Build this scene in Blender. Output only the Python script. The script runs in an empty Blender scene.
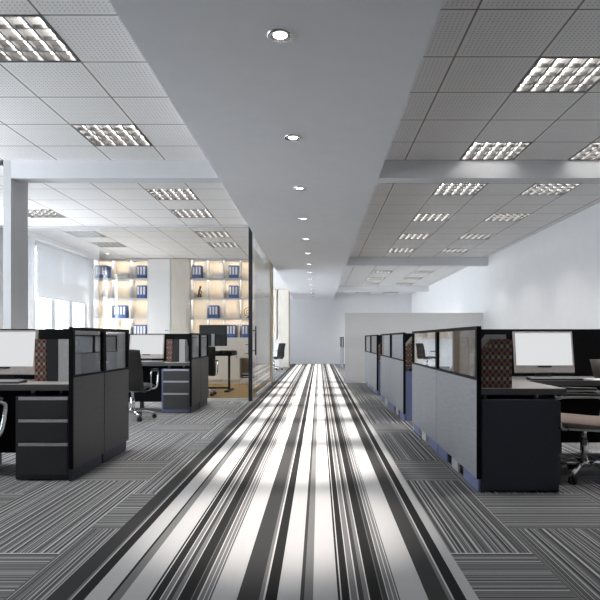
import bpy, bmesh, math, random
from mathutils import Vector, Matrix
random.seed(7)
S = bpy.context.scene
C = S.collection
PI = math.pi
R = math.radians

# ---------------------------------------------------------------- camera
CAM_Z = 1.08
cam = bpy.data.cameras.new('camera'); co = bpy.data.objects.new('camera', cam); C.objects.link(co)
co.location = (0, 0, CAM_Z); co.rotation_euler = (PI/2, 0, 0)
cam.sensor_width = 36; cam.lens = 36*578/600
cam.shift_x = -18.9/600; cam.shift_y = 39.5/600
cam.clip_start = .05
S.camera = co
# ---------------------------------------------------------------- light and exposure
S.view_settings.view_transform = 'Standard'; S.view_settings.look = 'None'
S.view_settings.gamma = 1; S.view_settings.use_curve_mapping = False
S.view_settings.exposure = 0.38
SKY = 13.5          # daylight seen through the windows
TUBE = 9.0         # fluorescent tubes
FIX = 72.0         # light given off by each louvred fixture
SPOT = 400.0        # recessed downlights
STRIP = 70.0        # shelf lights
SCREEN = 0.58
W = bpy.data.worlds.new('sky'); S.world = W; W.use_nodes = True
W.node_tree.nodes['Background'].inputs[0].default_value = (.87, .93, 1.0, 1)
W.node_tree.nodes['Background'].inputs[1].default_value = SKY
S.cycles.max_bounces = 10; S.cycles.diffuse_bounces = 6; S.cycles.transparent_max_bounces = 16
S.cycles.sample_clamp_indirect = 4
S.cycles.use_denoising = True

# ---------------------------------------------------------------- materials
def newmat(name):
    m = bpy.data.materials.new(name); m.use_nodes = True
    nt = m.node_tree; nt.nodes.clear()
    out = nt.nodes.new('ShaderNodeOutputMaterial')
    return m, nt, out
def N(nt, typ, **kw):
    n = nt.nodes.new(typ)
    for k, v in kw.items():
        if k.startswith('i_'): n.inputs[int(k[2:])].default_value = v
        else: setattr(n, k, v)
    return n
def math_(nt, op, a, b=None, c=None):
    n = nt.nodes.new('ShaderNodeMath'); n.operation = op
    for i, v in enumerate((a, b, c)):
        if v is None: continue
        if isinstance(v, (int, float)): n.inputs[i].default_value = v
        else: nt.links.new(v, n.inputs[i])
    return n.outputs[0]
def bsdf(nt, out, col, rough=.5, metal=0, spec=.5):
    b = nt.nodes.new('ShaderNodeBsdfPrincipled')
    if isinstance(col, tuple): b.inputs['Base Color'].default_value = (*col[:3], 1)
    else: nt.links.new(col, b.inputs['Base Color'])
    b.inputs['Roughness'].default_value = rough; b.inputs['Metallic'].default_value = metal
    b.inputs['Specular IOR Level'].default_value = spec
    nt.links.new(b.outputs[0], out.inputs[0])
    return b
def mixcol(nt, fac, a, b):
    n = nt.nodes.new('ShaderNodeMix'); n.data_type = 'RGBA'
    for idx, v in ((0, fac), (6, a), (7, b)):
        if isinstance(v, tuple): n.inputs[idx].default_value = (*v[:3], 1)
        elif isinstance(v, (int, float)): n.inputs[idx].default_value = v
        else: nt.links.new(v, n.inputs[idx])
    return n.outputs[2]
def ramp(nt, fac, stops, interp='LINEAR'):
    r = nt.nodes.new('ShaderNodeValToRGB'); r.color_ramp.interpolation = interp
    e = r.color_ramp.elements
    while len(e) < len(stops): e.new(.5)
    for el, (p, c) in zip(e, stops):
        el.position = p; el.color = (*(c if isinstance(c, tuple) else (c, c, c)), 1)
    nt.links.new(fac, r.inputs[0]); return r.outputs[0]
def plain(name, col, rough=.5, metal=0, spec=.5, noise=.08, scale=40, stretch=(1, 1, 1)):
    m, nt, out = newmat(name)
    tc = N(nt, 'ShaderNodeTexCoord'); mp = N(nt, 'ShaderNodeMapping'); mp.inputs[3].default_value = stretch
    nt.links.new(tc.outputs['Object'], mp.inputs[0])
    nz = N(nt, 'ShaderNodeTexNoise'); nz.inputs['Scale'].default_value = scale; nz.inputs['Detail'].default_value = 4
    nt.links.new(mp.outputs[0], nz.inputs['Vector'])
    a = tuple(c*(1-noise) for c in col); b = tuple(min(1, c*(1+noise)) for c in col)
    c = ramp(nt, nz.outputs[0], [(.3, a), (.7, b)])
    bsdf(nt, out, c, rough, metal, spec)
    return m
def emit(name, col, strength):
    m, nt, out = newmat(name)
    e = N(nt, 'ShaderNodeEmission'); e.inputs[0].default_value = (*col, 1); e.inputs[1].default_value = strength
    nt.links.new(e.outputs[0], out.inputs[0]); return m
def glass(name, tint=(.95, .96, .96), refl=.05, haze=0, hazecol=(.85, .86, .87), rough=0.0, ior=1.0):
    m, nt, out = newmat(name)
    tr = N(nt, 'ShaderNodeBsdfTransparent'); tr.inputs[0].default_value = (*tint, 1)
    gl = N(nt, 'ShaderNodeBsdfGlossy'); gl.inputs['Roughness'].default_value = rough; gl.inputs[0].default_value = (.95, .95, .95, 1)
    geo = N(nt, 'ShaderNodeNewGeometry')
    dt = N(nt, 'ShaderNodeVectorMath', operation='DOT_PRODUCT')
    nt.links.new(geo.outputs['Normal'], dt.inputs[0]); nt.links.new(geo.outputs['Incoming'], dt.inputs[1])
    c = math_(nt, 'SUBTRACT', 1, math_(nt, 'ABSOLUTE', dt.outputs['Value']))
    f = math_(nt, 'ADD', math_(nt, 'MULTIPLY', math_(nt, 'POWER', c, 5), (1-refl)*ior), refl)
    base = tr.outputs[0]
    if haze:
        d = N(nt, 'ShaderNodeBsdfDiffuse'); d.inputs[0].default_value = (*hazecol, 1)
        t = N(nt, 'ShaderNodeBsdfTranslucent'); t.inputs[0].default_value = (*hazecol, 1)
        mm = N(nt, 'ShaderNodeMixShader'); mm.inputs[0].default_value = .45
        nt.links.new(d.outputs[0], mm.inputs[1]); nt.links.new(t.outputs[0], mm.inputs[2])
        m2 = N(nt, 'ShaderNodeMixShader'); m2.inputs[0].default_value = haze
        nt.links.new(tr.outputs[0], m2.inputs[1]); nt.links.new(mm.outputs[0], m2.inputs[2]); base = m2.outputs[0]
    mx = N(nt, 'ShaderNodeMixShader'); nt.links.new(f, mx.inputs[0])
    nt.links.new(base, mx.inputs[1]); nt.links.new(gl.outputs[0], mx.inputs[2])
    nt.links.new(mx.outputs[0], out.inputs[0]); return m

M = {}
M['wall'] = plain('white_paint', (.77, .77, .78), .85, noise=.015, scale=6)
M['soffit'] = plain('soffit_paint', (.80, .80, .815), .85, noise=.015, scale=6)
M['beam'] = plain('beam_paint', (.74, .745, .76), .85, noise=.015, scale=6)
M['column'] = plain('column_paint', (.58, .58, .59), .85, noise=.02, scale=6)
M['chrome'] = plain('chrome', (.82, .82, .83), .12, 1, noise=.02)
M['louvre'] = plain('louvre_aluminium', (.17, .167, .165), .3, .7, noise=.02)
M['reflector'] = plain('satin_reflector', (.16, .155, .15), .4, .6, noise=.05)
M['alu'] = plain('brushed_aluminium', (.55, .56, .58), .35, 1, noise=.05, scale=60, stretch=(1, 1, 20))
M['black'] = plain('black_lacquer', (.005, .005, .006), .7, spec=.15, noise=.1)
M['charcoal'] = plain('charcoal_metal', (.018, .018, .02), .45, noise=.1)
M['leather'] = plain('black_leather', (.018, .017, .016), .45, noise=.25, scale=90)
M['fabric'] = plain('taupe_seat_cloth', (.30, .24, .21), .8, noise=.15, scale=140)
M['laminate'] = plain('grey_laminate', (.27, .28, .30), .45, noise=.16, scale=9, stretch=(.6, .6, 14))
M['laminate_dark'] = plain('dark_grey_laminate', (.044, .042, .041), .45, noise=.22, scale=9, stretch=(.6, .6, 14))  # grey laminate again, shade of the left aisle faces darkened into its colour
M['worktop'] = plain('grey_worktop', (.34, .32, .31), .35, noise=.06)
M['worktop_edge'] = plain('worktop_edge', (.09, .09, .092), .5)
M['navy'] = plain('navy_laminate', (.030, .032, .046), .5, noise=.06)  # slate blue with foreground shade put into the colour; also on left plinths
M['blue'] = plain('slate_blue_laminate', (.15, .175, .32), .5, noise=.06)
M['drawer'] = plain('drawer_front_grey', (.036, .036, .038), .55, noise=.12, scale=80)
M['drawer_light'] = plain('drawer_front_mid_grey', (.06, .06, .063), .55, noise=.12, scale=80)  # lighter copy, stronger daylight on the rear fronts put into the colour
M['handle'] = plain('drawer_pull_grey', (.5, .5, .51), .55, 0)
M['bezel'] = plain('warm_silver_bezel', (.55, .50, .47), .35, .2)
M['greybox'] = plain('grey_board', (.46, .46, .47), .7)
M['blackbox'] = plain('black_board', (.012, .012, .013), .6)
M['binder'] = plain('blue_binder', (.06, .115, .33), .5)
M['paper'] = plain('white_paper', (.85, .85, .85), .8, noise=.02)
M['pale'] = plain('pale_ash', (.66, .62, .55), .5, noise=.07, scale=7, stretch=(8, 8, .5))
M['oak'] = plain('light_oak', (.66, .58, .47), .5, noise=.10, scale=7, stretch=(8, 8, .5))
M['oakedge'] = plain('tan_oak', (.44, .33, .23), .5, noise=.10, scale=7, stretch=(8, 8, .5))
M['shelf'] = plain('light_grey_shelf', (.60, .60, .61), .5)
M['whitelac'] = plain('white_lacquer', (.82, .82, .82), .4, noise=.01)
M['ceramic'] = plain('white_ceramic', (.75, .73, .70), .3)
M['bronze'] = plain('dark_bronze', (.08, .06, .045), .4, .8)
M['frame_blue'] = plain('grey_blue_window_frame', (.20, .235, .28), .45)
M['post'] = plain('dark_blue_grey_post', (.025, .03, .04), .4, .2)
M['tube'] = emit('fluorescent_tube', (1, .98, .95), TUBE)
M['bulb'] = emit('downlight_lens', (1, .97, .92), 6)
M['strip'] = emit('warm_shelf_light', (1, .89, .76), STRIP)
M['screen'] = emit('lit_blank_screen', (.97, .98, 1), SCREEN)
M['winglass'] = glass('window_glass', (.985, .99, .99), .03)
M['glass_clear'] = glass('office_glass', (.975, .98, .98), .03, ior=.6)
M['glass_haze'] = glass('sheer_office_glass', (.98, .985, .99), .006, .20, (.88, .9, .92), ior=.25)  # white diffuse mixed into the left office pane
M['glass_part'] = glass('mirrored_partition_glass', (.80, .81, .82), .16)
M['frost'] = glass('frosted_screen_glass', (.9, .9, .9), .0, .68, (.76, .745, .735), .25, .4)

def blind_mat():
    m, nt, out = newmat('sheer_blind_cloth')
    d = N(nt, 'ShaderNodeBsdfDiffuse'); d.inputs[0].default_value = (.82, .86, .90, 1)
    t = N(nt, 'ShaderNodeBsdfTranslucent'); t.inputs[0].default_value = (.82, .88, .94, 1)
    mx = N(nt, 'ShaderNodeMixShader'); mx.inputs[0].default_value = .085
    nt.links.new(d.outputs[0], mx.inputs[1]); nt.links.new(t.outputs[0], mx.inputs[2]); nt.links.new(mx.outputs[0], out.inputs[0]); return m
M['blind'] = blind_mat()
# perforated mineral tile with its T bars
def tile_mat():
    m, nt, out = newmat('perforated_ceiling_tile')
    uv = N(nt, 'ShaderNodeUVMap'); sp = N(nt, 'ShaderNodeSeparateXYZ'); nt.links.new(uv.outputs[0], sp.inputs[0])
    def edge(s):
        return math_(nt, 'MINIMUM', s, math_(nt, 'SUBTRACT', 1, s))
    d = math_(nt, 'MINIMUM', edge(sp.outputs[0]), edge(sp.outputs[1]))
    line = math_(nt, 'LESS_THAN', d, .0115)
    k = 20
    def cell(s): return math_(nt, 'SUBTRACT', math_(nt, 'FRACT', math_(nt, 'MULTIPLY', s, k)), .5)
    a, b = cell(sp.outputs[0]), cell(sp.outputs[1])
    r = math_(nt, 'SQRT', math_(nt, 'ADD', math_(nt, 'MULTIPLY', a, a), math_(nt, 'MULTIPLY', b, b)))
    hole = math_(nt, 'MULTIPLY', math_(nt, 'LESS_THAN', r, .15), math_(nt, 'GREATER_THAN', d, .05))
    c = mixcol(nt, hole, (.90, .875, .855), (.36, .355, .35))
    c = mixcol(nt, line, c, (.24, .22, .20))
    bsdf(nt, out, c, .9)
    return m
M['tile'] = tile_mat()

# striped carpet tiles laid in alternating directions
def carpet_mat():
    m, nt, out = newmat('striped_carpet_tile')
    tc = N(nt, 'ShaderNodeTexCoord'); sp = N(nt, 'ShaderNodeSeparateXYZ'); nt.links.new(tc.outputs['Object'], sp.inputs[0])
    x, y = sp.outputs[0], sp.outputs[1]
    off = math_(nt, 'ADD', math_(nt, 'MULTIPLY', math_(nt, 'GREATER_THAN', x, 0), 2.39), -1.31)
    u = math_(nt, 'DIVIDE', math_(nt, 'SUBTRACT', x, off), .75)
    col = math_(nt, 'FLOOR', u)
    v = math_(nt, 'DIVIDE', math_(nt, 'SUBTRACT', math_(nt, 'SUBTRACT', y, 3.3), math_(nt, 'MULTIPLY', col, 1.125)), 2.25)
    hor = math_(nt, 'LESS_THAN', math_(nt, 'FRACT', v), 1/3)
    row = math_(nt, 'FLOOR', v)
    c = math_(nt, 'ADD', math_(nt, 'MULTIPLY', hor, y), math_(nt, 'MULTIPLY', math_(nt, 'SUBTRACT', 1, hor), x))
    tid = math_(nt, 'ADD', math_(nt, 'ADD', math_(nt, 'MULTIPLY', col, 7.31), math_(nt, 'MULTIPLY', row, 3.77)), math_(nt, 'MULTIPLY', hor, 1.9))
    w = math_(nt, 'ADD', c, tid)
    nz = N(nt, 'ShaderNodeTexNoise'); nz.noise_dimensions = '1D'
    nt.links.new(w, nz.inputs['W']); nz.inputs['Scale'].default_value = 58; nz.inputs['Detail'].default_value = 3
    nz.inputs['Roughness'].default_value = .75
    cr = ramp(nt, nz.outputs[0], [(.34, .055), (.46, .12), (.53, .22), (.58, .48), (.66, .70)])
    g = N(nt, 'ShaderNodeTexNoise'); g.inputs['Scale'].default_value = 260; g.inputs['Detail'].default_value = 2
    nt.links.new(tc.outputs['Object'], g.inputs['Vector'])
    gr = ramp(nt, g.outputs[0], [(.3, .72), (.7, 1.0)])
    mm = N(nt, 'ShaderNodeMix'); mm.data_type = 'RGBA'; mm.blend_type = 'MULTIPLY'; mm.inputs[0].default_value = 1
    nt.links.new(cr, mm.inputs[6]); nt.links.new(gr, mm.inputs[7])
    bsdf(nt, out, mm.outputs[2], .95, spec=.15)
    return m
M['carpet'] = carpet_mat()
def wool(name, v):
    m = plain(name, (v, v, v*1.01), .95, spec=.15, noise=.22, scale=330); return m
for nm, v in (('rl', .47), ('rw', .52), ('rm', .16), ('rg', .10), ('rd', .045), ('rk', .018)):
    M[nm] = wool('runner_'+nm, v)
def parquet():
    m, nt, out = newmat('golden_parquet')
    tc = N(nt, 'ShaderNodeTexCoord')
    br = N(nt, 'ShaderNodeTexBrick'); br.inputs['Scale'].default_value = 1
    br.inputs['Brick Width'].default_value = .9; br.inputs['Row Height'].default_value = .12; br.inputs['Mortar Size'].default_value = .003
    br.inputs['Color1'].default_value = (.20, .115, .014, 1); br.inputs['Color2'].default_value = (.14, .078, .009, 1); br.inputs['Mortar'].default_value = (.1, .06, .02, 1)
    nt.links.new(tc.outputs['Object'], br.inputs['Vector'])
    bsdf(nt, out, br.outputs[0], .45, spec=.3); return m
M['parquet'] = parquet()
def checker():
    m, nt, out = newmat('checked_board')
    tc = N(nt, 'ShaderNodeTexCoord')
    mp = N(nt, 'ShaderNodeMapping'); nt.links.new(tc.outputs['Object'], mp.inputs[0])
    sp = N(nt, 'ShaderNodeSeparateXYZ'); nt.links.new(mp.outputs[0], sp.inputs[0])
    g = N(nt, 'ShaderNodeNewGeometry'); gn = N(nt, 'ShaderNodeSeparateXYZ'); nt.links.new(tc.outputs['Normal'], gn.inputs[0])
    side = math_(nt, 'GREATER_THAN', math_(nt, 'ABSOLUTE', gn.outputs[0]), .7)
    h = math_(nt, 'ADD', math_(nt, 'MULTIPLY', side, sp.outputs[1]), math_(nt, 'MULTIPLY', math_(nt, 'SUBTRACT', 1, side), sp.outputs[0]))
    i = math_(nt, 'FLOOR', math_(nt, 'DIVIDE', h, .021)); j = math_(nt, 'FLOOR', math_(nt, 'DIVIDE', sp.outputs[2], .026))
    par = math_(nt, 'FLOORED_MODULO', math_(nt, 'ADD', i, j), 2)
    par4 = math_(nt, 'FLOORED_MODULO', j, 3)
    warm = mixcol(nt, math_(nt, 'GREATER_THAN', par4, 1.5), (.27, .115, .045), (.36, .27, .15))
    c = mixcol(nt, par, warm, (.024, .028, .065))
    bsdf(nt, out, c, .6); return m
M['checker'] = checker()

# ---------------------------------------------------------------- mesh helpers
def bx(bm, a, b, bev=0, mi=0, seg=2):
    (x0, y0, z0), (x1, y1, z1) = a, b
    vs = [bm.verts.new(p) for p in ((x0,y0,z0),(x1,y0,z0),(x1,y1,z0),(x0,y1,z0),(x0,y0,z1),(x1,y0,z1),(x1,y1,z1),(x0,y1,z1))]
    fs = [bm.faces.new([vs[i] for i in q]) for q in ((0,3,2,1),(4,5,6,7),(0,1,5,4),(1,2,6,5),(2,3,7,6),(3,0,4,7))]
    for f in fs: f.material_index = mi
    if bev:
        es = list({e for f in fs for e in f.edges})
        bmesh.ops.bevel(bm, geom=es, offset=bev, segments=seg, affect='EDGES', profile=.5)
def cyl(bm, p, q, r0, r1=None, n=16, caps=True):
    r1 = r0 if r1 is None else r1
    p, q = Vector(p), Vector(q); d = (q-p).normalized()
    a = d.orthogonal().normalized(); b = d.cross(a)
    A = [bm.verts.new(p + (a*math.cos(t)+b*math.sin(t))*r0) for t in [2*PI*i/n for i in range(n)]]
    B = [bm.verts.new(q + (a*math.cos(t)+b*math.sin(t))*r1) for t in [2*PI*i/n for i in range(n)]]
    for i in range(n): bm.faces.new((A[i], A[(i+1) % n], B[(i+1) % n], B[i])).smooth = True
    if caps:
        bm.faces.new(A[::-1]); bm.faces.new(B)
def tube(bm, pts, r, n=10, sq=1.0):
    pts = [Vector(p) for p in pts]; rings = []
    up = None
    for i, p in enumerate(pts):
        d = (pts[min(i+1, len(pts)-1)] - pts[max(i-1, 0)]).normalized()
        a = d.orthogonal().normalized() if up is None else (up - d*up.dot(d)).normalized()
        up = a; b = d.cross(a)
        rings.append([bm.verts.new(p + a*math.cos(2*PI*k/n)*r + b*math.sin(2*PI*k/n)*r*sq) for k in range(n)])
    for A, B in zip(rings, rings[1:]):
        for k in range(n): bm.faces.new((A[k], A[(k+1) % n], B[(k+1) % n], B[k])).smooth = True
    bm.faces.new(rings[0][::-1]); bm.faces.new(rings[-1])
def smooth_path(pts, k=6):
    P = [Vector(p) for p in pts]; out = []
    for i in range(len(P)-1):
        p0, p1, p2, p3 = P[max(i-1, 0)], P[i], P[i+1], P[min(i+2, len(P)-1)]
        for j in range(k):
            t = j/k
            out.append(.5*((2*p1)+(-p0+p2)*t+(2*p0-5*p1+4*p2-p3)*t*t+(-p0+3*p1-3*p2+p3)*t**3))
    out.append(P[-1]); return out
def lathe(bm, prof, n=24):
    rings = [[bm.verts.new((r*math.cos(2*PI*k/n), r*math.sin(2*PI*k/n), z)) for k in range(n)] for r, z in prof]
    for A, B in zip(rings, rings[1:]):
        for k in range(n): bm.faces.new((A[k], A[(k+1) % n], B[(k+1) % n], B[k])).smooth = True
    bm.faces.new(rings[0][::-1]); bm.faces.new(rings[-1])
def prism(bm, poly, axis, t0, t1):
    def P(u, v, t): return {'x': (t, u, v), 'y': (u, t, v), 'z': (u, v, t)}[axis]
    A = [bm.verts.new(P(u, v, t0)) for u, v in poly]; B = [bm.verts.new(P(u, v, t1)) for u, v in poly]
    n = len(poly)
    fs = [bm.faces.new(A), bm.faces.new(B)] + [bm.faces.new((A[i], A[(i+1) % n], B[(i+1) % n], B[i])) for i in range(n)]
    bmesh.ops.recalc_face_normals(bm, faces=fs)
def nb(): return bmesh.new()
def obj(name, bm, mats, parent=None, loc=None):
    me = bpy.data.meshes.new(name)
    bmesh.ops.recalc_face_normals(bm, faces=bm.faces)
    bm.to_mesh(me); bm.free()
    for m in (mats if isinstance(mats, (list, tuple)) else [mats]): me.materials.append(m)
    o = bpy.data.objects.new(name, me); C.objects.link(o)
    if parent: o.parent = parent
    if loc: o.location = loc
    return o
def tag(o, label, cat, group=None):
    o['label'] = label; o['category'] = cat; o['kind'] = 'thing'
    if group: o['group'] = group
    return o
def thing(name, label, cat, loc=(0, 0, 0), rz=0, group=None):
    o = bpy.data.objects.new(name, None); C.objects.link(o)
    o.empty_display_size = .1; o.location = loc; o.rotation_euler = (0, 0, rz)
    return tag(o, label, cat, group)
def kids(o): return [c for c in o.children]
def dup(root, loc, rz=None, label=None, group=None):
    r = root.copy(); C.objects.link(r); r.location = loc
    if rz is not None: r.rotation_euler = (0, 0, rz)
    if label: r['label'] = label
    if group: r['group'] = group
    for ch in kids(root):
        c = ch.copy(); C.objects.link(c); c.parent = r
        for g in kids(ch):
            d = g.copy(); C.objects.link(d); d.parent = c
    return r
def struct(name, bm, m, parent=None):
    o = obj(name, bm, m, parent)
    if not parent: o['kind'] = 'structure'
    return o
def sempty(name, loc=(0, 0, 0)):
    o = bpy.data.objects.new(name, None); C.objects.link(o); o.location = loc; o['kind'] = 'structure'; o.empty_display_size = .1
    return o
def box1(name, a, b, m, parent=None, bev=0):
    bm = nb(); bx(bm, a, b, bev); return obj(name, bm, m, parent)
ORD = ['nearest', 'second', 'third', 'fourth', 'fifth', 'sixth', 'seventh', 'eighth', 'ninth', 'tenth', 'eleventh', 'twelfth', 'thirteenth', 'fourteenth', 'fifteenth']

# ---------------------------------------------------------------- the setting
XL, XR, YB, YE, ZC, ZS = -5.6, 4.08, -3.0, 25.5, 3.07, 2.87
SX0, SX1 = -1.11, .66
OY0, OY1, OX = 10.13, 14.75, -1.17      # glass office

bm = nb()
bx(bm, (XL-.2, YB-.2, -.1), (XR+.2, YE+.2, 0)); struct('floor', bm, M['carpet'])
bm = nb(); bx(bm, (XL, OY0+.02, 0), (OX-.01, OY1, .004)); struct('floor_office', bm, M['parquet'])
bm = nb(); bx(bm, (XR, YB-.2, 0), (XR+.2, YE+.2, ZC+.2)); struct('wall_right', bm, M['wall'])
bm = nb(); bx(bm, (XL-.2, YE, 0), (XR, YE+.2, ZC+.2)); struct('wall_end', bm, M['wall'])
bm = nb(); bx(bm, (XL-.2, YB-.2, 0), (XR, YB, ZC+.2)); struct('wall_back', bm, M['wall'])
# left wall with window openings
WINS = [(3.6, 6.2), (8.3, 10.08), (11.35, 13.95), (15.2, 18.6), (19.2, 22.6), (23.45, 25.4)]  # nearest and the three farthest are unseen, added to bring in daylight
WZ0, WZ1 = .8, 3.0
bm = nb(); prev = YB
for a, b in WINS:
    bx(bm, (XL-.2, prev, 0), (XL, a, ZC+.2)); prev = b
    w0 = WZ0 if a < 15 else .45  # unseen far windows get a lower sill to admit more light
    bx(bm, (XL-.2, a, 0), (XL, b, w0)); bx(bm, (XL-.2, a, WZ1), (XL, b, ZC+.2))
bx(bm, (XL-.2, prev, 0), (XL, YE, ZC+.2))
struct('wall_left', bm, M['wall'])
for n, (a, b) in enumerate(WINS):
    root = sempty('window_%d' % (n+1), (XL, a, 0))
    L = b-a; bm = nb(); w0 = WZ0 if a < 15 else .45
    k = 3
    for i in range(k+1):
        y = L*i/k; bx(bm, (-.14, max(0, y-.09), w0), (-.01, min(L, y+.09), WZ1))
    for z in (w0, WZ1-.07): bx(bm, (-.14, 0, z), (-.02, L, z+.07))
    struct('window_frame', bm, M['frame_blue'], root)
    bm = nb(); bx(bm, (-.085, .01, w0+.02), (-.079, L-.01, WZ1-.02)); struct('pane', bm, M['winglass'], root)
    ld = bpy.data.lights.new('window_portal', 'AREA'); ld.shape = 'RECTANGLE'; ld.size = WZ1-w0; ld.size_y = L
    ld.cycles.is_portal = True
    lo = bpy.data.objects.new('window_portal', ld); C.objects.link(lo)
    lo.location = (XL-.16, (a+b)/2, (w0+WZ1)/2); lo.rotation_euler = (0, -PI/2, 0)   # faces +x

# ceiling: tiles in bays, holes where a light sits
LIGHTS = []
bm = nb(); uvl = bm.loops.layers.uv.new('UVMap')
def bay(x0, x1, y0, y1, ox, oy, tx, ty, lights=()):
    holes = {l[:2] for l in lights}
    for i in range(math.floor((x0-ox)/tx), math.ceil((x1-ox)/tx)):
        for j in range(math.floor((y0-oy)/ty), math.ceil((y1-oy)/ty)):
            if (i, j) in holes:
                LIGHTS.append((ox+i*tx, oy+j*ty, tx, ty, [l[2] for l in lights if l[:2] == (i, j)][0])); continue
            a, b = max(x0, ox+i*tx), min(x1, ox+(i+1)*tx); c, d = max(y0, oy+j*ty), min(y1, oy+(j+1)*ty)
            if b-a < 1e-4 or d-c < 1e-4: continue
            vs = [bm.verts.new(p) for p in ((a, c, ZC), (a, d, ZC), (b, d, ZC), (b, c, ZC))]
            f = bm.faces.new(vs)
            for lp in f.loops:
                lp[uvl].uv = ((lp.vert.co.x-ox)/tx-i, (lp.vert.co.y-oy)/ty-j)
B1, B2, B3 = 6.41, 13.95, 21.5
lx, rx = -2.305, 1.555
bay(XL, SX0, YB, B1, lx, 3.545, .6, .6, [(0, 0, 'LI'), (0, 3, 'LI'), (0, -3, 'LI'), (-3, -3, 'LO')])
bay(XL, SX0, B1+.2, OY1, lx, 7.64, .6, .6, [(0, 0, 'LI'), (0, 2, 'LI'), (0, 5, 'LI'), (0, 7, 'LI'), (-4, 2, 'LO'), (-4, 5, 'LO'), (-4, 7, 'LO')])
bay(XL, SX0, OY1, YE, lx, 14.75, .6, .6)
bay(SX1, XR, YB, B1, rx, 4.07, .6, .585, [(0, 0, 'RI'), (0, 3, 'RI'), (2, 0, 'RO'), (2, 3, 'RO'), (0, -3, 'RI'), (2, -3, 'RO')])
bay(SX1, XR, B1+.2, B2, rx, 7.37, .6, .585, [(i, j, 'RI' if i == 0 else 'RO') for i in (0, 2) for j in (0, 3, 6, 9)])
bay(SX1, XR, B2+.2, B3, rx, 16.7, .6, .6, [(i, j, 'RI' if i == 0 else 'RO') for i in (0, 2) for j in (0, 3, 6)])
bay(SX1, XR, B3+.2, YE, rx, 24.2, .6, .6, [(i, 0, 'RI' if i == 0 else 'RO') for i in (0, 2)])
bmesh.ops.remove_doubles(bm, verts=bm.verts, dist=1e-5)
me = bpy.data.meshes.new('ceiling'); bm.to_mesh(me); bm.free(); me.materials.append(M['tile'])
o = bpy.data.objects.new('ceiling', me); C.objects.link(o); o['kind'] = 'structure'
bm = nb(); bx(bm, (XL-.2, YB-.2, ZC+.2), (XR+.2, YE+.2, ZC+.3)); struct('ceiling_slab', bm, M['wall'])
# soffit, with round holes left to the downlight rims that sit on it
bm = nb(); bx(bm, (SX0, YB, ZS), (SX1, YE, ZC+.15)); struct('ceiling_soffit', bm, M['soffit'])
bm = nb(); bx(bm, (-3.415, B1, ZS), (SX0, B1+.2, ZC)); struct('trim_1', bm, M['beam'])
for k, y in enumerate((B1, B2, B3)):
    bm = nb(); bx(bm, (SX1, y, ZS), (XR, y+.2, ZC)); struct('trim_%d' % (k+2), bm, M['beam'])
bm = nb(); bx(bm, (-3.50, B1-.001, 0), (-3.415, B1+.375, ZC)); struct('column', bm, M['column'])
# solid wall behind the office cabinets, wall stub at the far end
bm = nb(); bx(bm, (XL, OY1, 0), (OX, OY1+.12, ZC)); struct('wall_office', bm, M['wall'])

# ---------------------------------------------------------------- striped runner
edges = [(47,'rd'),(68,'rm'),(71,'rw'),(72.5,'rk'),(85,'rl'),(108,'rk'),(111,'rm'),(121,'rl'),(147,'rk'),(149.5,'rw'),(151,'rk'),(160,'rw'),
 (161.2,'rm'),(166,'rw'),(167.5,'rd'),(172,'rm'),(177,'rw'),(178.2,'rk'),(191,'rm'),(192,'rd'),(197.5,'rw'),(199,'rm'),(203.3,'rw'),(204.3,'rm'),
 (208,'rw'),(209,'rg'),(211,'rl'),(237,'rd'),(259,'rm'),(263,'rw'),(265,'rk'),(277,'rl'),(300,'rd'),(304,'rm'),(313,'rl'),(338,'rk'),(340.5,'rw'),
 (342,'rk'),(350,'rw'),(351.2,'rm'),(357.5,'rw'),(359,'rd'),(364,'rm'),(368.7,'rw'),(370,'rk'),(382,'rm'),(383,'rd'),(388,'rw'),(389,'rm'),
 (393,'rw'),(394,'rm'),(397.5,'rw'),(398.5,'rg'),(400,'rl'),(428,'rd'),(448,'rm'),(452,'rw'),(454,'rk'),(466,'rl'),(478.5,None)]
mk = ['rl', 'rw', 'rm', 'rg', 'rd', 'rk']
bm = nb(); zt = .006
sx = lambda px: (px-318.9)/260.5*CAM_Z
for (a, m), (b, _) in zip(edges, edges[1:]):
    v = [bm.verts.new(p) for p in ((sx(a), YB, zt), (sx(b), YB, zt), (sx(b), YE, zt), (sx(a), YE, zt))]
    bm.faces.new(v).material_index = mk.index(m)
bmesh.ops.remove_doubles(bm, verts=bm.verts, dist=1e-6)
for x, s in ((sx(47), -1), (sx(478.5), 1)):
    v = [bm.verts.new(p) for p in ((x, YB, 0), (x, YE, 0), (x, YE, zt), (x, YB, zt))]; bm.faces.new(v)
tag(obj('carpet_runner', bm, [M[k] for k in mk]), 'long black, grey and white striped carpet runner down the central aisle', 'carpet')

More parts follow.
